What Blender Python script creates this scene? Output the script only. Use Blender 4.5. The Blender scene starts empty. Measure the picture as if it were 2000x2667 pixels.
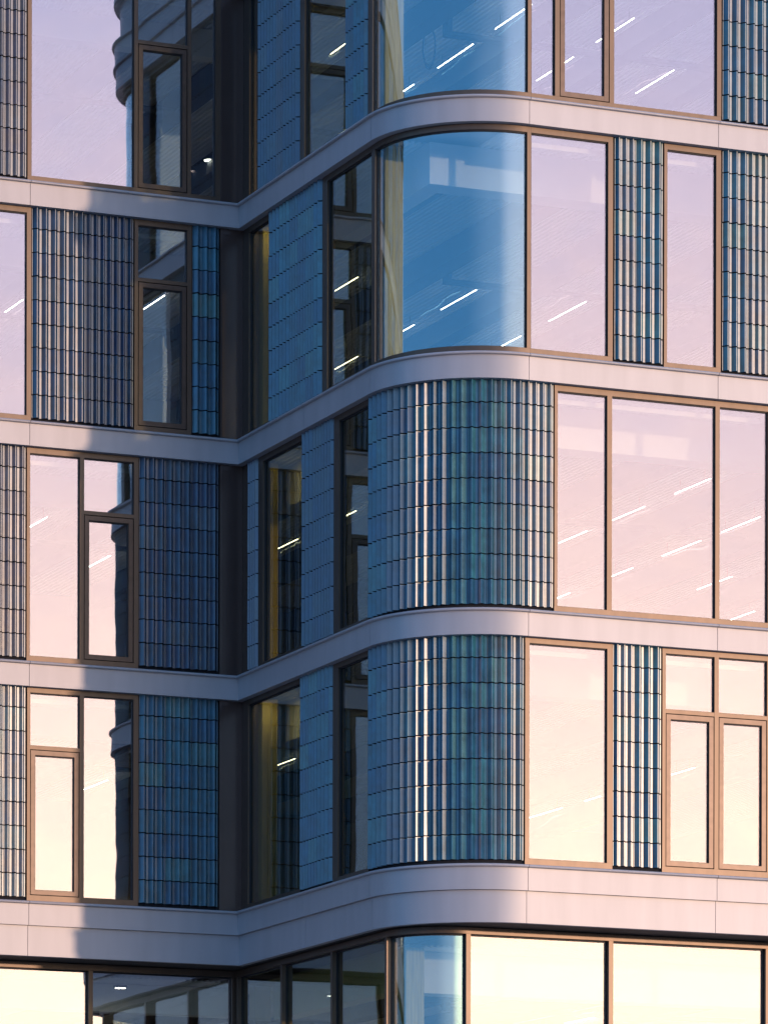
import bpy, math, random
import numpy as np
random.seed(7)
sc = bpy.context.scene
COL = sc.collection

# ------------------------------------------------------------------ camera
F_PX = 12384.8; YH = 3844.36
cam_d = bpy.data.cameras.new('camera'); cam = bpy.data.objects.new('camera', cam_d); COL.objects.link(cam)
cam_d.sensor_fit = 'HORIZONTAL'; cam_d.sensor_width = 36.0
cam_d.lens = 36.0 * F_PX / 2000.0
cam_d.shift_x = -5.0 / 2000.0
cam_d.shift_y = (YH - 1333.5) / 2000.0
cam_d.clip_start = 0.5; cam_d.clip_end = 5000
cam.location = (0, 0, 0)
cam.rotation_euler = (math.radians(90), -0.002, 0)
sc.camera = cam

# ------------------------------------------------------------------ world
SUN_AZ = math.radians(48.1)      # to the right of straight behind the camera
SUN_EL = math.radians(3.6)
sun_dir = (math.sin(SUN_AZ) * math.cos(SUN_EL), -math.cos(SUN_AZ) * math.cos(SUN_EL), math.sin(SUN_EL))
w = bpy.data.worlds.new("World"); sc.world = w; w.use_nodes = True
nt = w.node_tree; N = nt.nodes; Lk = nt.links
for n_ in list(N): N.remove(n_)
def wn(t, **k):
    n_ = N.new(t)
    for a, b in k.items(): setattr(n_, a, b)
    return n_
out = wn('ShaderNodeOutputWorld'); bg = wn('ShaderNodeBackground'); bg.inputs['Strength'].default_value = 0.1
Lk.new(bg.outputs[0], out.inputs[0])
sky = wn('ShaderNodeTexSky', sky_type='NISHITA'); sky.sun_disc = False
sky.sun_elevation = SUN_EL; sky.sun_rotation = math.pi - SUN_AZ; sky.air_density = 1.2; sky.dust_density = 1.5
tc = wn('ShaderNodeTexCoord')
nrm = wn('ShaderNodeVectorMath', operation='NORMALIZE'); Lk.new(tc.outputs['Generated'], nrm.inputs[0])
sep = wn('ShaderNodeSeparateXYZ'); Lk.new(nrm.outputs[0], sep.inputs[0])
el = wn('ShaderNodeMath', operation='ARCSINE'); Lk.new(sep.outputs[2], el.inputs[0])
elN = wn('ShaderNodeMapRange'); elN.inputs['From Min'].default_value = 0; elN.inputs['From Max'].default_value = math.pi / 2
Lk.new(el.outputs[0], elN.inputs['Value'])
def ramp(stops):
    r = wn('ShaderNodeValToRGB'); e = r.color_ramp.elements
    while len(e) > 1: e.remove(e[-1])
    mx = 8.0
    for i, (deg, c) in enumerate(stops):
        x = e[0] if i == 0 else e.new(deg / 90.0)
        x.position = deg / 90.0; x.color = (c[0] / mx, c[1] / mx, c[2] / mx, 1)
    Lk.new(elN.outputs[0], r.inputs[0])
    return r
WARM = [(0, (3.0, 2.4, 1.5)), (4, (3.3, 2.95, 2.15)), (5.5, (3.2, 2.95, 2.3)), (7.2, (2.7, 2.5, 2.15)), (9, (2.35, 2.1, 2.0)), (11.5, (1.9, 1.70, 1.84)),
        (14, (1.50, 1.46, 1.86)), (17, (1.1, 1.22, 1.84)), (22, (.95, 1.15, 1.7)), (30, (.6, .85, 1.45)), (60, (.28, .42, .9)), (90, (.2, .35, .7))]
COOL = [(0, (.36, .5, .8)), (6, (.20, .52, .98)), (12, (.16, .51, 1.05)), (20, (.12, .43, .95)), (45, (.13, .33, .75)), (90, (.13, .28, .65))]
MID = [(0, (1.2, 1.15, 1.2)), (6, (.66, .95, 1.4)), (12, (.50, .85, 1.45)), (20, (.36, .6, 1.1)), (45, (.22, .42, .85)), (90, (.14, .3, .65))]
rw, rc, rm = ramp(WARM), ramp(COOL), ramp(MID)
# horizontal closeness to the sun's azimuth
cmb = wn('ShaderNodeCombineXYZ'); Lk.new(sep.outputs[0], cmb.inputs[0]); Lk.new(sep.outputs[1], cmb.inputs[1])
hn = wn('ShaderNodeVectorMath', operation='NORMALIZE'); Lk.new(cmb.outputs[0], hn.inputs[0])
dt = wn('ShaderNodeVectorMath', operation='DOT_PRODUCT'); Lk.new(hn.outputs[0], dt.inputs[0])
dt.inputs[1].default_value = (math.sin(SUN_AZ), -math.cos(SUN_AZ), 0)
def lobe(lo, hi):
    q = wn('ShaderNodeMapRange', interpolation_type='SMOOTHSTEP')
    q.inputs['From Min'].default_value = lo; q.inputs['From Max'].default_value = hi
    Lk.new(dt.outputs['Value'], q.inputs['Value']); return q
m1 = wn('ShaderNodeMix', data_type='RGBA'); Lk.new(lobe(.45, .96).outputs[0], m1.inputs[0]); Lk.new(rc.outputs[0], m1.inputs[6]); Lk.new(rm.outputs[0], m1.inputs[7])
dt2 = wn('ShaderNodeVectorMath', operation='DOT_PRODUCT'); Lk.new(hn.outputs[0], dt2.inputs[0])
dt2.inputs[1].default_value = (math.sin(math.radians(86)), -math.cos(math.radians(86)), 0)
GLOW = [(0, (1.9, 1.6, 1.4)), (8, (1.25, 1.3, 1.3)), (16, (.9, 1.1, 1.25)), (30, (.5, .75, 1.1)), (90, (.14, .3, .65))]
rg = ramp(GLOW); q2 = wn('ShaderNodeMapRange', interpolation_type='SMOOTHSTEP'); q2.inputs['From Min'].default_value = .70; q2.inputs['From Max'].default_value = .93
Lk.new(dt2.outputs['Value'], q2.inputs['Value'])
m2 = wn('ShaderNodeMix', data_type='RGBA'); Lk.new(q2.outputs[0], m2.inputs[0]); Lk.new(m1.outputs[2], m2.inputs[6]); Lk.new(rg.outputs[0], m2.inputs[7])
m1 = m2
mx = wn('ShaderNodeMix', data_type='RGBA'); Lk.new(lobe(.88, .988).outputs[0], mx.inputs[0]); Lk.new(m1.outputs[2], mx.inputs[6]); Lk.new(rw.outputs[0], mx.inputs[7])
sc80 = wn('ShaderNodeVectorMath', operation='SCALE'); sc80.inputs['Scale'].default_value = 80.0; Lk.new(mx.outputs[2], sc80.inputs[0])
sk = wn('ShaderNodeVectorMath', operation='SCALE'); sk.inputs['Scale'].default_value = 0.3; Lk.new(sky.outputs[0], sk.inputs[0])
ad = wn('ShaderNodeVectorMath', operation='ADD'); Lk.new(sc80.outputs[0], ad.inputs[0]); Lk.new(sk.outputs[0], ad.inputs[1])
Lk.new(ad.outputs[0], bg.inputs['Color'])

# ------------------------------------------------------------------ sun
sd = bpy.data.lights.new('sun', 'SUN'); sun = bpy.data.objects.new('sun', sd); COL.objects.link(sun)
sd.energy = 2.2; sd.angle = math.radians(1.3); sd.color = (1.0, .66, .46)
from mathutils import Vector
sun.rotation_euler = Vector(sun_dir).to_track_quat('Z', 'Y').to_euler()
sc.view_settings.view_transform = 'Standard'; sc.view_settings.look = 'None'
sc.view_settings.exposure = 0; sc.view_settings.gamma = 1
sc.cycles.max_bounces = 10; sc.cycles.transparent_max_bounces = 16; sc.cycles.glossy_bounces = 5
sc.cycles.sample_clamp_indirect = 6

# ------------------------------------------------------------------ plan of the facade
A_ = math.radians(22.947605)
C0 = np.array([-2.40302, 76.44173]); U = np.array([math.cos(A_), math.sin(A_)]); V = np.array([math.sin(A_), -math.cos(A_)])
NL = 7.2233; R0 = 1.8033
TM = NL - R0; TR = TM + R0 * math.pi / 2
GROUND = -1.6
def R(s): return TR + s - R0            # distance s from the virtual outer corner -> t
def Lt(s): return -s
class Plan:
    """the facade line: left wall (t<0), middle wall, quarter round corner, right wall; d is the inset"""
    def __init__(self, dM=0.0, dL=0.0, r=R0):
        self.r = r
        self.C = C0 + U * dM - V * dL
        self.O = C0 + V * (NL - dL) + U * dM
        self.tl = NL - dL - r           # t where the arc starts, same zero as the middle wall
        self.sM0 = -dL
        self.cc = self.O - V * r + U * r
        self.tr = self.tl + r * math.pi / 2
        self.dM = dM
    def pos(self, t, d):
        if t <= self.sM0 + 1e-9:
            if t > self.sM0 - 1e-6: return self.C + d * (U - V)
            return C0 - V * (-self.sM0) + U * (t - self.sM0) - V * d if self.sM0 == 0 else self.C + U * (t - self.sM0) - V * d
        if t <= self.tl: return C0 + U * self.dM + V * t + U * d
        if t < self.tr:
            th = (t - self.tl) / self.r
            return self.cc + (self.r - d) * (-U * math.cos(th) + V * math.sin(th))
        return self.cc + U * (t - self.tr) + V * (self.r - d)
    def ts(self, a, b):
        xs = [a, b]
        for k in (self.sM0, self.tl, self.tr):
            if a < k < b: xs.append(k)
        lo, hi = max(a, self.tl), min(b, self.tr)
        if hi > lo:
            n = max(1, int(math.ceil((hi - lo) / 0.075)))
            xs += [lo + (hi - lo) * i / n for i in range(n + 1)]
        xs = sorted(xs); o = [xs[0]]
        for x in xs[1:]:
            if x - o[-1] > 1e-5: o.append(x)
        return o
P0 = Plan()
PE = Plan(0.33, 0.90, 0.89)

# ------------------------------------------------------------------ mesh helpers
class MB:
    def __init__(s): s.v = []; s.f = []; s.m = []; s.sm = []
    def face(s, pts, mi=0, smooth=False):
        b = len(s.v); s.v += [tuple(map(float, p)) for p in pts]; s.f.append(tuple(range(b, b + len(pts)))); s.m.append(mi); s.sm.append(smooth)
    def strip(s, rows, mi=0, smooth=False):
        """rows: list of (pA, pB); shares vertices along the strip"""
        b = len(s.v)
        for a, c in rows: s.v += [tuple(map(float, a)), tuple(map(float, c))]
        for i in range(len(rows) - 1):
            k = b + 2 * i
            s.f.append((k, k + 2, k + 3, k + 1)); s.m.append(mi); s.sm.append(smooth)
    def sweep(s, plan, a, b, prof, mi=0, caps=True):
        """prof: closed list of (d,z), outer face going up, seen from the left end anticlockwise"""
        ts = plan.ts(a, b)
        n = len(prof)
        # the corner of the walls is a hard edge, the round corner is smooth
        for i in range(n):
            d0, z0 = prof[i]; d1, z1 = prof[(i + 1) % n]
            runs = [[]]
            for t in ts:
                runs[-1].append(t)
                if abs(t - plan.sM0) < 1e-6 and t < ts[-1] and t > ts[0]: runs.append([t])
            for run in runs:
                if len(run) < 2: continue
                rows = []
                for t in run:
                    p, q = plan.pos(t, d0), plan.pos(t, d1)
                    rows.append(((p[0], p[1], z0), (q[0], q[1], z1)))
                s.strip(rows, mi, len(run) > 2)
        if caps:
            for t, rev in ((ts[0], True), (ts[-1], False)):
                pts = [(*plan.pos(t, d), z) for d, z in prof]
                if rev: pts = pts[::-1]
                s.face(pts, mi)
    def rect(s, plan, a, b, d0, d1, z0, z1, mi=0):
        s.sweep(plan, a, b, [(d0, z0), (d0, z1), (d1, z1), (d1, z0)], mi)
    def box(s, o, ex, ey, ez, mi=0):
        """o corner, ex/ey/ez edge vectors"""
        o, ex, ey, ez = map(lambda q: np.array(q, float), (o, ex, ey, ez))
        c = [o, o + ex, o + ex + ey, o + ey]; d = [p + ez for p in c]
        s.face([c[0], c[3], c[2], c[1]], mi); s.face(d, mi)
        for i in range(4):
            j = (i + 1) % 4; s.face([c[i], c[j], d[j], d[i]], mi)
    def build(s, name, mats, parent=None, **props):
        me = bpy.data.meshes.new(name); me.from_pydata(s.v, [], s.f); me.update()
        if not isinstance(mats, (list, tuple)): mats = [mats]
        for m in mats: me.materials.append(m)
        me.polygons.foreach_set('material_index', s.m); me.polygons.foreach_set('use_smooth', s.sm)
        o = bpy.data.objects.new(name, me); COL.objects.link(o)
        if parent: o.parent = parent
        for k, v in props.items(): o[k] = v
        return o

# ------------------------------------------------------------------ materials
def mat(name):
    m = bpy.data.materials.new(name); m.use_nodes = True
    t = m.node_tree; b = t.nodes['Principled BSDF']
    return m, t, b
def principled(name, col, rough=.5, metal=0.0, var=.0, scale=3.0, bump=0.0, spec=None, stretch=(1, 1, 1)):
    m, t, b = mat(name)
    b.inputs['Roughness'].default_value = rough; b.inputs['Metallic'].default_value = metal
    b.inputs['Base Color'].default_value = (*col, 1)
    if spec is not None: b.inputs['Specular IOR Level'].default_value = spec
    if var or bump:
        co = t.nodes.new('ShaderNodeTexCoord'); mp = t.nodes.new('ShaderNodeMapping'); mp.inputs['Scale'].default_value = stretch
        t.links.new(co.outputs['Object'], mp.inputs[0])
        nz = t.nodes.new('ShaderNodeTexNoise'); nz.inputs['Scale'].default_value = scale; nz.inputs['Detail'].default_value = 6
        t.links.new(mp.outputs[0], nz.inputs['Vector'])
        if var:
            mr = t.nodes.new('ShaderNodeMapRange'); mr.inputs['From Min'].default_value = .3; mr.inputs['From Max'].default_value = .7
            mr.inputs['To Min'].default_value = 1 - var; mr.inputs['To Max'].default_value = 1 + var
            t.links.new(nz.outputs[0], mr.inputs[0])
            sc_ = t.nodes.new('ShaderNodeVectorMath'); sc_.operation = 'SCALE'; sc_.inputs[0].default_value = col
            t.links.new(mr.outputs[0], sc_.inputs['Scale']); t.links.new(sc_.outputs[0], b.inputs['Base Color'])
        if bump:
            bp = t.nodes.new('ShaderNodeBump'); bp.inputs['Strength'].default_value = bump; bp.inputs['Distance'].default_value = .02
            t.links.new(nz.outputs[0], bp.inputs['Height']); t.links.new(bp.outputs[0], b.inputs['Normal'])
    return m
M_BAND = principled('painted aluminium', (.40, .385, .40), .45, .2, var=.055, scale=1.6, stretch=(2.5, 2.5, .35))
M_FRAME = principled('bronze anodised frame', (.105, .074, .054), .38, .5, var=.10, scale=9, stretch=(1, 1, .2))
M_CASE = principled('darker casement frame', (.085, .06, .048), .36, .5, var=.14, scale=9)
M_PANEL = principled('bronze corner sheet', (.115, .08, .07), .22, .5, var=.05, scale=3)
M_BLACK = principled('black gasket', (.012, .011, .014), .6)
M_BACK = principled('backing membrane', (.01, .01, .014), .9)
M_SOFFIT = principled('dark soffit boards', (.05, .042, .036), .6, var=.15, scale=6)
M_SLAB = principled('concrete slab', (.75, .73, .69), .85, var=.08, scale=2)
M_DECK = principled('ribbed ceiling deck', (.84, .86, .86), .6)
M_BEAM = principled('painted ceiling beam', (.07, .08, .095), .6)
M_WHITE = principled('white plaster bulkhead', (.88, .86, .80), .8, var=.03, scale=2)
M_WALL = principled('interior wall', (.40, .38, .34), .85, var=.05, scale=1)
M_WOOD = principled('pale timber', (.56, .46, .17), .55, var=.22, scale=5, stretch=(6, 6, .35))
M_ASPHALT = principled('pale plaza paving', (.30, .29, .28), .9, var=.15, scale=.5)
M_ROOF = principled('roof membrane', (.12, .12, .12), .9)
def emission(name, col, st):
    m = bpy.data.materials.new(name); m.use_nodes = True; t = m.node_tree
    for n_ in list(t.nodes): t.nodes.remove(n_)
    o = t.nodes.new('ShaderNodeOutputMaterial'); e = t.nodes.new('ShaderNodeEmission')
    e.inputs[0].default_value = (*col, 1); e.inputs[1].default_value = st; t.links.new(e.outputs[0], o.inputs[0]); return m
M_SPOT = emission('lit downlight', (1, .95, .85), 20.0)
M_COLUMN_FILL = emission('added column fill', (1, .84, .52), 260.0)  # glow of the hidden discs added to brighten the timber columns
M_LAMP = emission('lit lamp diffuser', (1, .97, .90), 16.0)

def glass(name, refl, tint, bump=.0, rcol=(1, 1, 1), tilt=.012):
    m = bpy.data.materials.new(name); m.use_nodes = True; t = m.node_tree; n = t.nodes; l = t.links
    for n_ in list(n): n.remove(n_)
    o = n.new('ShaderNodeOutputMaterial'); mx = n.new('ShaderNodeMixShader')
    tr = n.new('ShaderNodeBsdfTransparent'); tr.inputs[0].default_value = (*tint, 1)
    gl = n.new('ShaderNodeBsdfGlossy'); gl.inputs['Roughness'].default_value = 0.0; gl.inputs[0].default_value = (*rcol, 1)
    ge = n.new('ShaderNodeNewGeometry'); dp = n.new('ShaderNodeVectorMath'); dp.operation = 'DOT_PRODUCT'
    l.new(ge.outputs['Incoming'], dp.inputs[0]); l.new(ge.outputs['Normal'], dp.inputs[1])
    def mth(op, a=None, b=None, va=None, vb=None):
        q = n.new('ShaderNodeMath'); q.operation = op; q.use_clamp = False
        if a is not None: l.new(a, q.inputs[0])
        if b is not None: l.new(b, q.inputs[1])
        if va is not None: q.inputs[0].default_value = va
        if vb is not None: q.inputs[1].default_value = vb
        return q.outputs[0]
    ab = mth('ABSOLUTE', dp.outputs['Value']); om = mth('SUBTRACT', None, ab, va=1.0); p5 = mth('POWER', om, vb=4.0)
    fr = mth('MULTIPLY', p5, vb=1 - refl); fc = mth('ADD', fr, vb=refl)
    l.new(fc, mx.inputs[0]); l.new(tr.outputs[0], mx.inputs[1]); l.new(gl.outputs[0], mx.inputs[2]); l.new(mx.outputs[0], o.inputs[0])
    if bump:
        co = n.new('ShaderNodeTexCoord'); oi = n.new('ShaderNodeObjectInfo'); av = n.new('ShaderNodeVectorMath'); av.operation = 'ADD'
        sv = n.new('ShaderNodeVectorMath'); sv.operation = 'SCALE'; sv.inputs['Scale'].default_value = 37.0
        cb = n.new('ShaderNodeCombineXYZ'); l.new(oi.outputs['Random'], cb.inputs[0]); l.new(oi.outputs['Random'], cb.inputs[1]); l.new(cb.outputs[0], sv.inputs[0])
        l.new(co.outputs['Object'], av.inputs[0]); l.new(sv.outputs[0], av.inputs[1])
        nz = n.new('ShaderNodeTexNoise'); nz.inputs['Scale'].default_value = .9; nz.inputs['Detail'].default_value = 1.5; l.new(av.outputs[0], nz.inputs['Vector'])
        bp = n.new('ShaderNodeBump'); bp.inputs['Strength'].default_value = 1.0; bp.inputs['Distance'].default_value = bump
        wn_ = n.new('ShaderNodeTexWhiteNoise'); wn_.noise_dimensions = '1D'; l.new(oi.outputs['Random'], wn_.inputs['W'])
        sb = n.new('ShaderNodeVectorMath'); sb.operation = 'SUBTRACT'; l.new(wn_.outputs['Color'], sb.inputs[0]); sb.inputs[1].default_value = (.5, .5, .5)
        st = n.new('ShaderNodeVectorMath'); st.operation = 'SCALE'; st.inputs['Scale'].default_value = tilt; l.new(sb.outputs[0], st.inputs[0])
        an = n.new('ShaderNodeVectorMath'); an.operation = 'ADD'; l.new(ge.outputs['Normal'], an.inputs[0]); l.new(st.outputs[0], an.inputs[1])
        nn = n.new('ShaderNodeVectorMath'); nn.operation = 'NORMALIZE'; l.new(an.outputs[0], nn.inputs[0]); l.new(nn.outputs[0], bp.inputs['Normal'])
        l.new(nz.outputs[0], bp.inputs['Height']); l.new(bp.outputs[0], gl.inputs['Normal'])
    return m
M_GLASS = glass('coated window glass', .26, (.86, .90, .87), bump=.004, rcol=(1, .88, .93))
M_CLEAR = glass('clear side window glass', .10, (.66, .66, .50), bump=.003, rcol=(.9, .95, 1))
M_CURVED = glass('curved window glass', .215, (.88, .93, .95), bump=.003, rcol=(.68, .92, 1))

def tile_mat(name='glazed ceramic tile', k=(1, 1, 1)):
    m, t, b = mat(name); n = t.nodes; l = t.links
    ge = n.new('ShaderNodeNewGeometry'); co = n.new('ShaderNodeTexCoord')
    cr = n.new('ShaderNodeValToRGB'); e = cr.color_ramp.elements
    e[0].position = 0; e[0].color = (.006, .045, .100, 1); e[1].position = 1; e[1].color = (.010, .092, .145, 1)
    for p, c in ((.25, (.007, .072, .135, 1)), (.5, (.009, .064, .105, 1)), (.75, (.009, .086, .138, 1)), (.93, (.030, .105, .125, 1))):
        q = e.new(p); q.color = c
    l.new(ge.outputs['Random Per Island'], cr.inputs[0])
    nz = n.new('ShaderNodeTexNoise'); nz.inputs['Scale'].default_value = 4.5; nz.inputs['Detail'].default_value = 7; nz.inputs['Roughness'].default_value = .62
    l.new(co.outputs['Object'], nz.inputs['Vector'])
    mr = n.new('ShaderNodeMapRange'); mr.inputs['From Min'].default_value = .3; mr.inputs['From Max'].default_value = .7
    mr.inputs['To Min'].default_value = .65; mr.inputs['To Max'].default_value = 1.5
    l.new(nz.outputs[0], mr.inputs[0])
    sc_ = n.new('ShaderNodeVectorMath'); sc_.operation = 'SCALE'; l.new(cr.outputs[0], sc_.inputs[0]); l.new(mr.outputs[0], sc_.inputs['Scale'])
    km = n.new('ShaderNodeVectorMath'); km.operation = 'MULTIPLY'; l.new(sc_.outputs[0], km.inputs[0]); km.inputs[1].default_value = k
    l.new(km.outputs[0], b.inputs['Base Color'])
    b.inputs['IOR'].default_value = 2.02; b.inputs['Roughness'].default_value = .17
    rr = n.new('ShaderNodeMapRange'); rr.inputs['To Min'].default_value = .30; rr.inputs['To Max'].default_value = .37
    l.new(nz.outputs[0], rr.inputs[0]); l.new(rr.outputs[0], b.inputs['Roughness'])
    n2 = n.new('ShaderNodeTexNoise'); n2.inputs['Scale'].default_value = 6; n2.inputs['Detail'].default_value = 2; l.new(co.outputs['Object'], n2.inputs['Vector'])
    bp = n.new('ShaderNodeBump'); bp.inputs['Strength'].default_value = .12; bp.inputs['Distance'].default_value = .01
    l.new(n2.outputs[0], bp.inputs['Height']); l.new(bp.outputs[0], b.inputs['Normal'])
    return m
M_TILE = tile_mat(k=(1.1, 1.25, 1.15))
M_SLATE = tile_mat('slate blue glazed tile', (1.3, .62, .75))
M_EDGE = principled('unglazed tile edge', (.02, .02, .024), .8)

# ------------------------------------------------------------------ setting
g = MB(); g.face([(-1500, -1500, GROUND), (1500, -1500, GROUND), (1500, 1500, GROUND), (-1500, 1500, GROUND)])
g.build('ground', M_ASPHALT, kind='structure')

B = bpy.data.objects.new('office_building', None); COL.objects.link(B)
B.location = (0, 0, 0)
B['label'] = 'blue tiled office block with tall windows between pale bands and a rounded corner'
B['category'] = 'building'

TL, TRR = -15.0, R(14.3)
FL = {'A': 20.46, 'B': 16.66, 'C': 12.86, 'D': 9.07}
FTOP = 24.27

# ------------------------------------------------------------------ bands
BREAKS = [-13.0, -9.86, -6.7, -3.53, 0.0, 2.80, TM + .06, R(1.82), R(4.955), R(8.09), R(11.22), R(14.3)]
def band(zlip, hgt, low=None, name='floor_band'):
    """pale fascia with a rolled cap on its upper edge"""
    root = None
    zb = zlip - hgt
    for i in range(len(BREAKS) - 1):
        a, b = BREAKS[i] + (.004 if abs(BREAKS[i]) > 1e-6 else 0), BREAKS[i + 1] - (.004 if abs(BREAKS[i + 1]) > 1e-6 else 0)
        m = MB()
        m.sweep(P0, a, b, [(.0, zb), (.0, zlip - .052), (.02, zlip - .05), (.02, zb + .01), (.14, zb + .01), (.14, zb)])
        if root is None:
            root = bpy.data.objects.new(name, None); COL.objects.link(root); root.parent = B
        m.build('fascia_panel', M_BAND, root)
        c = MB()
        pr = [(.0, zlip - .055), (-.036, zlip - .052), (-.047, zlip - .044), (-.050, zlip - .032), (-.047, zlip - .020), (-.038, zlip - .011), (-.022, zlip - .006), (.19, zlip + .004), (.19, zlip - .055)]
        c.sweep(P0, a, b, pr)
        c.build('cap', M_BAND, root)
        if low is not None:
            m = MB(); m.sweep(P0, a, b, [(.05, low), (.05, zb - .004), (.07, zb - .004), (.07, low + .01), (.15, low + .01), (.15, low)])
            m.build('lower_fascia_panel', M_BAND, root)
    k = MB(); k.rect(P0, TL, TRR, .075, .14, (low if low is not None else zb) + .02, zlip - .06); k.build('backing', M_BACK, root)
    return root
band(20.46, .40); band(16.66, .40); band(12.86, .40)
band(9.07, .39, low=8.20)
band(24.27, .41)
band(24.66, .36)

# ------------------------------------------------------------------ tile fields
WR, NR = .1525, .1155
ROW = .3752
def tiles(a, b, F, spec, flip=False, top=3.395):
    """spec: string of tiles, each letter a tile: W = 3 wide ribs, N = 3 narrow, P = pair of wide ribs, Q = pair of narrow"""
    ribs = {'W': (3, WR), 'N': (3, NR), 'P': (2, WR), 'Q': (2, NR), 'w': (1, WR), 'n': (1, NR)}
    tot = sum(ribs[c][0] * ribs[c][1] for c in spec)
    k = (b - a) / tot
    m = MB()
    t = a
    dv, db = .140, .165
    ZB = F + .062
    for c in spec:
        nr, wd = ribs[c]; wd *= k
        t1 = t + nr * wd
        p, q = P0.pos(t + 1e-5, dv), P0.pos(t1 - 1e-5, dv)
        ax = q - p; ln = np.hypot(*ax); ax = ax / ln; on = np.array([ax[1], -ax[0]])
        wl = ln / nr
        fl = .035; cap = .011; hh = .066 if c in 'WPw' else .055; s_ = (wl - fl - cap) / 2
        g0 = .0035
        prof = []
        for i in range(nr):
            x = i * wl
            h = hh
            prof += [(x + fl * .35, 0), (x + fl * .35 + s_, h), (x + fl * .35 + s_ + cap, h), (x + fl * .35 + 2 * s_ + cap, 0)]
        prof = [(g0, 0)] + prof + [(ln - g0, 0)]
        nrow = 9
        for r in range(nrow + 1):
            z0 = ZB + r * ROW + .009; z1 = ZB + (r + 1) * ROW - .009
            if r == nrow:
                break
            z1 = min(z1, F + top)
            jz = random.uniform(-.0012, .0012); jd = random.uniform(-.002, .002); jp = random.gauss(0, .006); jy = random.gauss(0, .010); zm = (z0 + z1) / 2
            pt = lambda x, h, z: (*(p + ax * x + on * (h + jd + jp * (z - zm) + jy * (x - ln / 2))), z + jz)
            rows = [(pt(x, h, z0), pt(x, h, z1)) for x, h in prof]
            base = len(m.v)
            n_ = len(prof)
            # one welded island per tile: front ring + back points
            for x, h in prof: m.v += [tuple(map(float, pt(x, h, z0))), tuple(map(float, pt(x, h, z1)))]
            for x in (prof[0][0], prof[-1][0]):
                for z in (z0, z1): m.v.append(tuple(map(float, pt(x, -(db - dv) + .004, z))))
            bl, br = base + 2 * n_, base + 2 * n_ + 2
            def add(f, mi=0): m.f.append(f); m.m.append(mi); m.sm.append(False)
            for i in range(n_ - 1):
                k0 = base + 2 * i; add((k0, k0 + 2, k0 + 3, k0 + 1))
            add(tuple([base + 2 * i for i in range(n_ - 1, -1, -1)] + [bl, br]), 1)          # underside
            add(tuple([base + 2 * i + 1 for i in range(n_)] + [br + 1, bl + 1]), 1)          # top
            add((bl, base, base + 1, bl + 1), 1); add((base + 2 * (n_ - 1), br, br + 1, base + 2 * (n_ - 1) + 1), 1)
        t = t1
    o = m.build('tile_panel', [M_SLATE if (b < 4.5 and F in (FL['A'], FL['C'])) or (b < -1 and F == FL['B']) else M_TILE, M_EDGE], B)
    bk = MB(); bk.rect(P0, a - .03, b + .03, .168, .30, F - .02, F + 3.45)
    bk.build('backing', M_BACK, o)
    return o

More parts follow.
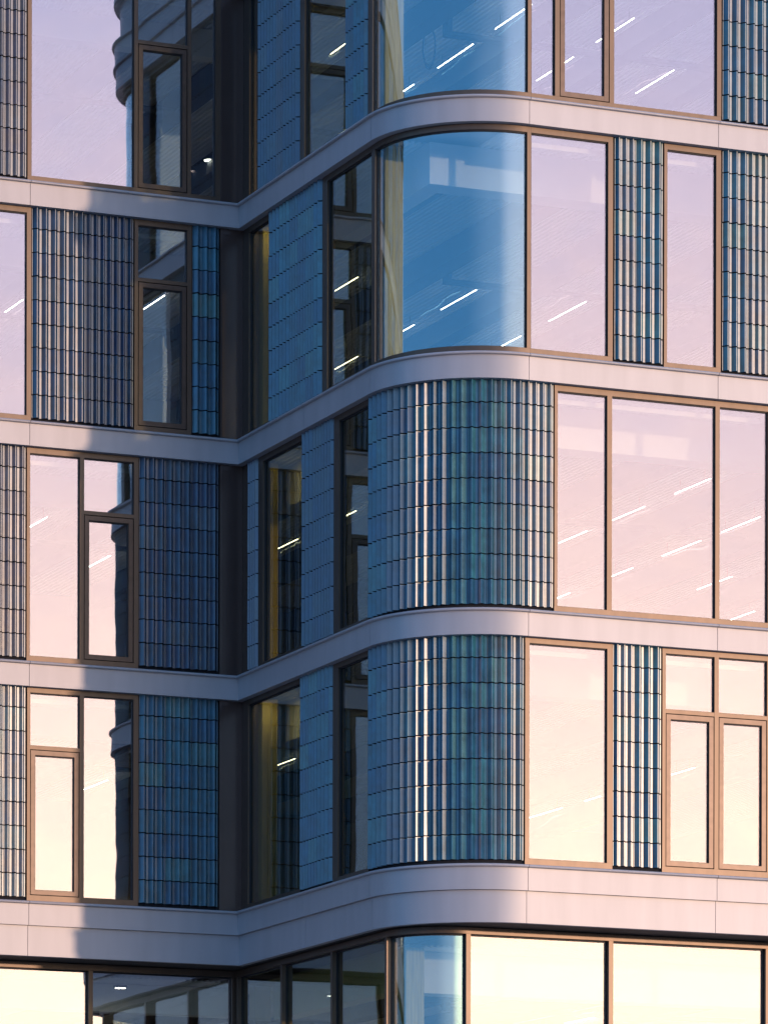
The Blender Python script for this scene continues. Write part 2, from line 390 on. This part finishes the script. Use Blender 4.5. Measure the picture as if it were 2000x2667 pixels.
# ------------------------------------------------------------------ windows
FD0, FD1 = .118, .235      # frame depth
GD = .168                  # glass face
def window(a, b, F, cols, left=.065, right=.07, mats=None, plan=P0, zb=.10, zt=3.31, curved=False, z0=None, z1=None, transom=(2.41, 2.47)):
    """cols: [(t_start, t_end, kind)], the gaps between columns are mullions.  kind: fixed, casement (transom above an opening light)"""
    base0 = F if z0 is None else z0; top = F + 3.40 if z1 is None else z1
    fr = MB()
    zB, zT = (F + zb, F + zt)
    fr.rect(plan, a, b, FD0 + .004, FD1, base0 + .004, zB)
    fr.rect(plan, a, b, FD0 + .004, FD1, zT, top + .03)
    edges = [a] + [x for c in cols for x in (c[0], c[1])] + [b]
    for i in range(0, len(edges), 2):
        if edges[i + 1] - edges[i] > .005:
            fr.rect(plan, edges[i], edges[i + 1], FD0, FD1 + .01, zB, zT)
    root = fr.build('window', M_FRAME, B)
    gk = MB()
    def pane(p, q, za, zc, dd=GD, kind='pane'):
        w_ = .020
        gk.rect(plan, p, p + .012, dd - .022, dd + .03, za, zc); gk.rect(plan, q - .012, q, dd - .022, dd + .03, za, zc)
        gk.rect(plan, p + .012, q - .012, dd - .022, dd + .03, zc - .018, zc)
        gk.rect(plan, p + .012, q - .012, dd - .022, dd + .03, za, za + .008)
        g_ = MB(); g_.rect(plan, p + .012, q - .012, dd, dd + .014, za + .008, zc - .018)
        g_.build(kind, M_CURVED if curved else (M_CLEAR if 0 < p < TM else M_GLASS), root)
    for (p, q, kind) in cols:
        if kind == 'fixed':
            pane(p, q, zB, zT)
        else:
            tz0, tz1 = F + transom[0], F + transom[1]
            tm = MB(); tm.rect(plan, p, q, FD0 + .003, FD1, tz0, tz1); tm.build('transom', M_FRAME, root)
            pane(p, q, tz1, zT)
            # opening light: its own mitred frame standing a little proud, dark gap round it
            gk.rect(plan, p, q, FD0 + .03, FD1, zB, tz0)if False else None
            c_ = MB(); e = .014; cw = .072; y0, y1 = zB + e, tz0 - e; d0, d1 = FD0 + .004, FD1 - .02
            cc_ = [(p + e, p + e + cw), (q - e - cw, q - e)]
            for (u0, u1) in cc_: c_.rect(plan, u0, u1, d0, d1, y0, y1)
            c_.rect(plan, p + e + cw, q - e - cw, d0 + .001, d1, y0, y0 + cw); c_.rect(plan, p + e + cw, q - e - cw, d0 + .001, d1, y1 - cw, y1)
            c_.build('casement', M_CASE, root)
            gk.rect(plan, p, p + e, FD0 + .05, FD1, zB, tz0); gk.rect(plan, q - e, q, FD0 + .05, FD1, zB, tz0)
            gk.rect(plan, p + e, q - e, FD0 + .05, FD1, zB, zB + e); gk.rect(plan, p + e, q - e, FD0 + .05, FD1, tz0 - e, tz0)
            pane(p + e + cw, q - e - cw, y0 + cw, y1 - cw)
    gk.build('gasket', M_BLACK, root)
    if plan is P0 and z0 is None and not curved:
        rl = MB(); x0, x1 = a + .03, b - .03
        if not (0 < a < TM):
            rl.rect(plan, x0, x1, .47, .55, F + 3.205, F + 3.275)
            rl.build('blind_rail', M_WHITE, root)
    return root

def L(*xs): return [-x for x in xs]
FX, CS = 'fixed', 'casement'

# corner sheet beside the recess, every level
def corner_panel(F):
    m = MB(); m.rect(P0, -.272, 0, .13, .22, F + .004, F + 3.43)
    o = m.build('corner_panel', M_PANEL, B)
    cp = MB(); cp.rect(P0, .0, .116 if F != FL['C'] else .125, .122, .30, F + .004, F + 3.43); cp.build('corner_post', M_CASE, o)
    t = MB(); t.rect(P0, -.272, -.232, .112, .129, F + .004, F + 3.43); t.rect(P0, -.231, -.13, .112, .129, F + 3.30, F + 3.43); t.rect(P0, -.231, -.13, .112, .129, F + .004, F + .06)
    t.build('trim', M_PANEL, o)
for k in 'ABCD': corner_panel(FL[k])
corner_panel(FTOP + .39)

# ---- level A
F = FL['A']
tiles(-5.1, -3.55, F, 'NWNN')
window(-3.535, -.272, F, [(-3.471, -1.749, FX), (-1.684, -.84, CS), (-.775, -.36, FX)])
window(.12, .565, F, [(.15, .545, FX)])
tiles(.575, 2.30, F, 'WWNWP')
window(2.33, 4.21, F, [(2.52, 4.19, FX)])
tiles(4.225, 5.06, F, 'NWn')
window(5.08, R(1.90), F, [(5.25, R(1.845), FX)], curved=True)
window(R(1.902), R(5.06), F, [(R(1.906), R(2.291), FX), (R(2.366), R(3.19), CS), (R(3.266), R(4.989), FX)])
tiles(R(5.09), R(6.95), F, 'WWNNN')
window(R(6.98), R(8.6), F, [(R(7.05), R(8.5), FX)])
# ---- level B
F = FL['B']
window(-5.3, -3.471, F, [(-5.24, -3.545, FX)])
tiles(-3.455, -1.748, F, 'WWNNn')
window(-1.735, -.762, F, [(-1.675, -.84, CS)])
tiles(-.745, -.288, F, 'W')
window(.12, 1.05, F, [(.15, 1.03, FX)])
tiles(1.06, 3.24, F, 'WWNNNP')
window(3.27, 5.30, F, [(3.47, 5.235, FX)])
window(5.302, R(1.90), F, [(5.36, R(1.838), FX)], curved=True)
window(R(1.902), R(3.25), F, [(R(1.906), R(3.171), FX)])
tiles(R(3.285), R(4.09), F, 'NW')
window(R(4.104), R(5.06), F, [(R(4.156), R(4.98), FX)])
tiles(R(5.093), R(6.95), F, 'WNNWN')
window(R(6.98), R(8.6), F, [(R(7.05), R(8.5), FX)])
# ---- level C
F = FL['C']
tiles(-5.1, -3.55, F, 'WNNN')
window(-3.536, -1.66, F, [(-3.485, -2.651, FX), (-2.58, -1.738, CS)])
tiles(-1.645, -.288, F, 'WWW')
tiles(.15, .56, F, 'Nn')
window(.58, 2.455, F, [(.78, 2.44, FX)])
tiles(2.47, 3.73, F, 'WNNn')
window(3.75, 5.14, F, [(3.96, 5.12, FX)])
tiles(5.155, R(1.80), F, 'PPPPPPPPPP')
tiles(R(1.80), R(2.283), F, 'Nn')
window(R(2.295), R(5.93), F, [(R(2.346), R(3.163), FX), (R(3.242), R(4.974), FX), (R(5.046), R(5.868), FX)])
tiles(R(5.95), R(7.6), F, 'WWNN')
# ---- level D
F = FL['D']
tiles(-5.1, -3.545, F, 'NWNN')
window(-3.525, -1.655, F, [(-3.474, -2.646, CS), (-2.575, -1.739, FX)])
tiles(-1.64, -.288, F, 'WWW')
window(.12, 2.395, F, [(.15, 2.375, FX)])
tiles(2.41, 3.71, F, 'NNWn')
window(3.73, 5.15, F, [(3.94, 5.13, FX)])
tiles(5.165, R(1.81), F, 'PPPPPPPPPP')
window(R(1.823), R(3.263), F, [(R(1.892), R(3.172), FX)])
tiles(R(3.275), R(4.078), F, 'NW')
window(R(4.09), R(5.93), F, [(R(4.146), R(4.967), CS), (R(5.038), R(5.86), CS)])
tiles(R(5.95), R(7.6), F, 'WWNN')
# ---- the wall beyond the left of the picture (seen in the round glass)
for k, lay in (('A', 'wtw'), ('B', 'twt'), ('C', 'wtw'), ('D', 'wwt')):
    F = FL[k]; t = -5.14 if k != 'B' else -5.33
    for c in lay + 'tw':
        t0 = t - (1.9 if c == 'w' else 1.35)
        if c == 'w': window(t0 + .01, t - .01, F, [(t0 + .08, (t0 + t) / 2 - .04, FX), ((t0 + t) / 2 + .04, t - .08, CS)])
        else: tiles(t0 + .015, t - .015, F, 'WWW' if k in 'AC' else 'NWN')
        t = t0
# ---- the wall beyond the right of the picture
for k, lay, t in (('A', 'twt', 8.62), ('B', 'twt', 8.62), ('C', 'wtwt', 7.62), ('D', 'wtwt', 7.62)):
    F = FL[k]
    for c in lay:
        t1 = min(t + (1.9 if c == 'w' else 1.35), 14.2)
        if c == 'w': window(R(t + .01), R(t1 - .01), F, [(R(t + .08), R((t + t1) / 2 - .04), FX), (R((t + t1) / 2 + .04), R(t1 - .08), FX)])
        else: tiles(R(t + .015), R(t1 - .015), F, 'WNW')
        t = t1
    if t < 14.1: window(R(t + .01), R(14.2), F, [(R(t + .08), R(14.12), FX)])
# ---- the parapet
m = MB(); m.rect(P0, TL, TRR, .10, .40, 24.67, 25.35); m.build('parapet', M_BAND, B)
m = MB(); m.rect(P0, TL, TRR, -.02, .45, 25.352, 25.45); m.build('parapet_cap', M_BAND, B)

# ---- glazed storey under the soffit
ZS = 8.20
pe_ts = [-6.9, -4.6, -2.19]
m = MB()
def emull(t, w_=.075):
    m.rect(PE, t - w_ / 2, t + w_ / 2, -.04, .14, GROUND + .1, ZS - .10)
e_edges = [(-13.6), -11.2, -8.9, -6.6, -4.4, -2.19, -1.0]
m.rect(PE, TL, R(9.3), -.045, .15, ZS - .10, ZS - .004)
root_e = m.build('ground_storey_glazing', M_FRAME, B)
gk = MB()
marks = [-13.6, -11.2, -8.9 , -6.65, -4.42 - .0]
def bay(p, q, curved=False, wl=.037, wr=.037):
    g_ = MB(); g_.rect(PE, p + wl + .012, q - wr - .012, .05, .064, GROUND + .12, ZS - .125); g_.build('pane', M_CURVED if curved else (M_CLEAR if -.9 < p < TM else M_GLASS), root_e)
    gk.rect(PE, p + wl, p + wl + .012, .03, .09, GROUND + .12, ZS - .10); gk.rect(PE, q - wr - .012, q - wr, .03, .09, GROUND + .12, ZS - .10)
    gk.rect(PE, p + wl + .012, q - wr - .012, .03, .09, ZS - .124, ZS - .10)
# in PE the left wall ends at t = -0.90; a left-wall distance s maps to t = -0.90 - (s + 0.33)
def mull(t):
    m_ = MB(); m_.rect(PE, t - .037, t + .037, -.04, .14, GROUND + .1, ZS - .102); m_.build('mullion', M_FRAME, root_e)
def EL(s): return -.90 - (s + .33)
def ER(s): return PE.tr + (s - .33 - .89)
stops = [EL(x) for x in (13.0, 10.6, 8.4, 6.4, 4.45, 2.19)] + [EL(-.28)] 
for i, t in enumerate(stops): mull(t)
for i in range(len(stops) - 1): bay(stops[i], stops[i + 1])
ms = [-.78, 1.17, 3.27, 5.43]
for t in ms: mull(t)
for i in range(len(ms) - 1): bay(ms[i], ms[i + 1])
rs = [ER(x) for x in (1.24, 3.60, 6.27, 8.9)]
for t in rs: mull(t)
bay(5.43, rs[0], True)
for i in range(len(rs) - 1): bay(rs[i], rs[i + 1])
gk.build('gasket', M_BLACK, root_e)
# soffit: boards under the overhang
sf = MB()
for i in range(12):
    d0 = .15 + i * .075
    sf.rect(P0, TL, TRR, d0 + .003, d0 + .072, ZS + .012, ZS + .05)
sf.rect(P0, TL, TRR, .15, 1.6, ZS + .052, ZS + .08)
sf.build('soffit', M_SOFFIT, B)

# ------------------------------------------------------------------ inside
def uv(u_, v_): return C0 + U * u_ + V * v_
U3 = np.array([U[0], U[1], 0]); V3 = np.array([V[0], V[1], 0]); Z3 = np.array([0, 0, 1.0])
def ubox(m, u0, u1, v0, v1, z0, z1):
    p = uv(u0, v0); m.box((p[0], p[1], z0), V3 * (v1 - v0), U3 * (u1 - u0), Z3 * (z1 - z0))
UX = 14.2
def slab(zt, zbm, d=.30, name='floor_slab', mt=M_SLAB):
    """plate that follows the facade line and runs back to the rear wall"""
    pts = [P0.pos(t, d) for t in P0.ts(-14.5, R(UX))]
    pts += [uv(UX, -16), uv(-14.5, -16)]
    m = MB()
    # split in convex pieces: rear plate and front plate
    m.face([(*p, zt) for p in pts]); m.face([(*p, zbm) for p in pts[::-1]])
    for i in range(len(pts)):
        a, b = pts[i], pts[(i + 1) % len(pts)]; m.face([(*a, zbm), (*b, zbm), (*b, zt), (*a, zt)])
    return m.build(name, mt, B)
for z in (24.60, 20.40, 16.60, 12.80, 8.98): slab(z, z - .22)
m = MB(); ubox(m, -14.5, UX, -16.3, -16, GROUND, 25.3); ubox(m, UX + .01, UX + .3, -16, 7.0, GROUND, 25.3); ubox(m, -14.8, -14.5, -16, -.3, GROUND, 25.3)
m.build('rear_wall', M_ROOF, B)
m = MB(); 
pr_ = None
BEAMS = {'A': [10.0, 8.07, 6.2, 4.37, 2.42, .5, -1.4, -3.3, -5.2, -7.1], 'B': [10.9, 8.95, 6.9, 4.87, 2.83, .8, -1.2, -3.2, -5.2],
         'C': [13.4, 11.3, 9.27, 7.12, 4.97, 2.8, .6, -1.5, -3.6, -5.7], 'D': [11.6, 9.55, 7.4, 5.2, 2.8, .6, -1.5, -3.6], 'E': [9, 7, 4.6, 2.46, .2, -1.9, -4]}
SA = [(1.75, .3), (-.57, -2.05), (-3.05, -4.5), (-5.5, -6.95)]; SB = [(-1.54, -3.04), (-4.18, -5.65), (-6.7, -8.2)]
LIGHTS = {'A': [(8.07, SA[1:]), (6.2, SA), (4.37, SA), (2.42, SA[1:])],
          'B': [(6.9, SB), (4.87, SB), (2.72, SB), (.2, [(-3.97, -5.5)]), (-1.9, [(-5.2, -6.7)])],
          'C': [(7.12, [(2.7, 1.4), (.29, -.95), (-1.94, -3.09)]), (9.27, [(.29, -1.19), (-1.91, -3.42), (-4.59, -5.5), (-7.2, -8.7)]), (11.25, [(-4.6, -6.0)]), (13.2, [(-7.5, -9.0)]),
                (2.86, [(-1.94, -3.4), (-4.54, -5.65)]), (.4, [(-7.24, -8.7)]), (-1.7, [(-4.5, -5.9)])],
          'D': [(9.55, [(-2.69, -3.61), (-6.48, -7.17), (-8.14, -9.57)]), (.7, [(-8.2, -9.7)]), (2.8, [(-4.5, -6.0)])],
          'E': [(2.46, [(-2.3, -3.64)]), (2.36, [(3.5, 2.74)]), (7.5, [(-2.3, -3.6)])]}
UMAX = 14.0
def interior(F, key):
    cz = F + 3.46; low = key == 'E'
    # ribbed deck: shallow troughs running back from the right wall
    m = MB(); p_ = .10
    u_ = -13.0
    while u_ < UMAX - .3:
        if low: v1 = 5.9 if u_ > 1.9 else (4.9 if u_ > .8 else -1.3)
        else: v1 = 6.85 if u_ > 1.6 else (5.5 if u_ > .35 else -.35)
        pp = [(0, 0), (.014, -.032), (.052, -.032), (.066, 0), (p_, 0)]
        for i in range(4):
            a0 = uv(u_ + pp[i][0], v1); a1 = uv(u_ + pp[i + 1][0], v1); b0 = uv(u_ + pp[i][0], -15.9); b1 = uv(u_ + pp[i + 1][0], -15.9)
            m.face([(*a0, cz + pp[i][1]), (*b0, cz + pp[i][1]), (*b1, cz + pp[i + 1][1]), (*a1, cz + pp[i + 1][1])])
        u_ += p_
    m.build('ceiling_deck', M_DECK, B)
    us = BEAMS[key]
    # beams between the rows of lights
    for i in range(len(us)):
        uc = us[i] - 1.3
        v1 = (5.3 if not low else 3.9) if uc > 1.3 else (-2.5 if not low else -2.8)
        m = MB(); ubox(m, uc - .17, uc + .17, -15.8, v1, F + 3.06, cz - .04); m.build('ceiling_beam', M_BEAM, B)
    # bulkhead two metres in from the glass
    m = MB(); vb0 = 5.70 if not low else 4.3
    ubox(m, 1.18, UMAX - .4, vb0 - .45, vb0, F + 2.79, cz - .04); ubox(m, .87, 1.18, -.6, vb0, F + 2.79, cz - .04)
    ubox(m, -13.5, 1.0, -2.4, -2.1, F + 2.96, cz - .04)
    m.build('bulkhead', M_WHITE, B)
    # tray hung across the rows
    m = MB(); tu, tv = (3.54, .05) if key == 'A' else (3.94, -.85)
    ubox(m, tu + .09, 9.5, tv, tv + .2, F + 3.08, F + 3.14); ubox(m, tu, tu + .09, tv, tv + .2, F + 3.08, cz - .04); ubox(m, -12, .9, -5.6, -5.4, F + 3.0, F + 3.05)
    m.build('cable_tray', M_BEAM, B)
    # slim light lines
    for uc, vs in LIGHTS[key]:
        for (va, vb) in vs:
            h = MB(); ubox(h, uc - .014, uc + .014, vb, va, F + 3.25, F + 3.275)
            ubox(h, uc - .003, uc + .003, vb + .2, vb + .206, F + 3.276, cz - .03); ubox(h, uc - .003, uc + .003, va - .206, va - .2, F + 3.276, cz - .03)
            o = h.build('ceiling_light', M_BEAM, B)
            e = MB(); ubox(e, uc - .009, uc + .009, vb + .01, va - .01, F + 3.243, F + 3.249); e.build('diffuser', M_LAMP, o)
    # added sun blocker, interior wall and posts
    if key in 'CD':
        m = MB(); ubox(m, 1.05, 2.0, 4.55, 4.65, F, F + 2.75); m.build('added_sun_blocker', M_WALL, B)  # unseen panel, added to stop sun crossing the rooms onto the left wall
    m = MB(); ubox(m, -12, UMAX - 1, -12.2, -12, F, cz - .06); m.build('interior_wall', M_WALL, B)
    for (a, b, s) in ((.32, -.02, .27), (.30, 5.02, .30), (9.4, 4.9, .40)):
        if low and a < 1: a += .55; b = -1.7 if b < 1 else 4.6
        m = MB(); ubox(m, a, a + s, b, b + s, F + .01, cz - .05); m.build('timber_column', M_WOOD, B)
def downlight(u_, v_, z, r_=.11):  # the small-radius discs are added fill light, not ceiling fittings
    h = MB(); c = MB(); n = 20; p = uv(u_, v_)
    ring = lambda r, zz: [(p[0] + r * math.cos(2 * math.pi * i / n), p[1] + r * math.sin(2 * math.pi * i / n), zz) for i in range(n)]
    o_, i_ = ring(r_, z), ring(r_ * .8, z - .004); up = ring(r_, z + .04)
    for i in range(n):
        j = (i + 1) % n; h.face([o_[j], o_[i], i_[i], i_[j]]); h.face([o_[i], o_[j], up[j], up[i]])
    h.face(up)
    c.face(i_[::-1])
    o = h.build('downlight', M_BEAM, B); c.build('diffuser', M_SPOT if r_ > .1 else M_COLUMN_FILL, o)
for k in 'ABCD': downlight(.27, .62, FL[k] + 3.425, .055)  # added fill discs, hidden behind the window heads, light the corner columns
downlight(2.9, -9.0, FL['A'] + 3.3)
for a, b in ((-1.5, -1.38), (3.8, -4.35), (-1.65, -3.7), (6.4, -1.0)): downlight(a, b, 7.9)
for k in 'ABCD': interior(FL[k], k)
interior(4.62, 'E')
slab(4.6, 4.3)
m = MB(); ubox(m, -14.4, 10.4, -15.9, -.4, 25.0, 25.05); m.build('roof', M_ROOF, B)

# a loop of cable hung from the ceiling behind the round glass, top of the picture
c = uv(3.43, -.24); m = MB()
for k in range(3):
    rz, rx = .30 + .03 * k, .10 + .018 * k; n = 28; rr_ = .007; ang = .5 + .35 * k
    ax = U * math.cos(ang) + V * math.sin(ang)
    pts = [(c[0] + ax[0] * rx * math.cos(2 * math.pi * i / n), c[1] + ax[1] * rx * math.cos(2 * math.pi * i / n), 23.45 + rz * math.sin(2 * math.pi * i / n)) for i in range(n)]
    for i in range(n):
        p, q = np.array(pts[i]), np.array(pts[(i + 1) % n]); o = np.array([*(ax * math.cos(2 * math.pi * i / n)), math.sin(2 * math.pi * i / n)]) * rr_; s2 = np.array([-ax[1], ax[0], 0]) * rr_
        m.box(p - o - s2, q - p, 2 * s2, 2 * o)
m.box((c[0] - .006, c[1] - .006, 23.78), (.012, 0, 0), (0, .012, 0), (0, 0, .12))
o = m.build('cable_coil', M_BLACK); o['label'] = 'loop of dark cable hanging from the ceiling behind the rounded glass at the top'; o['category'] = 'cable'
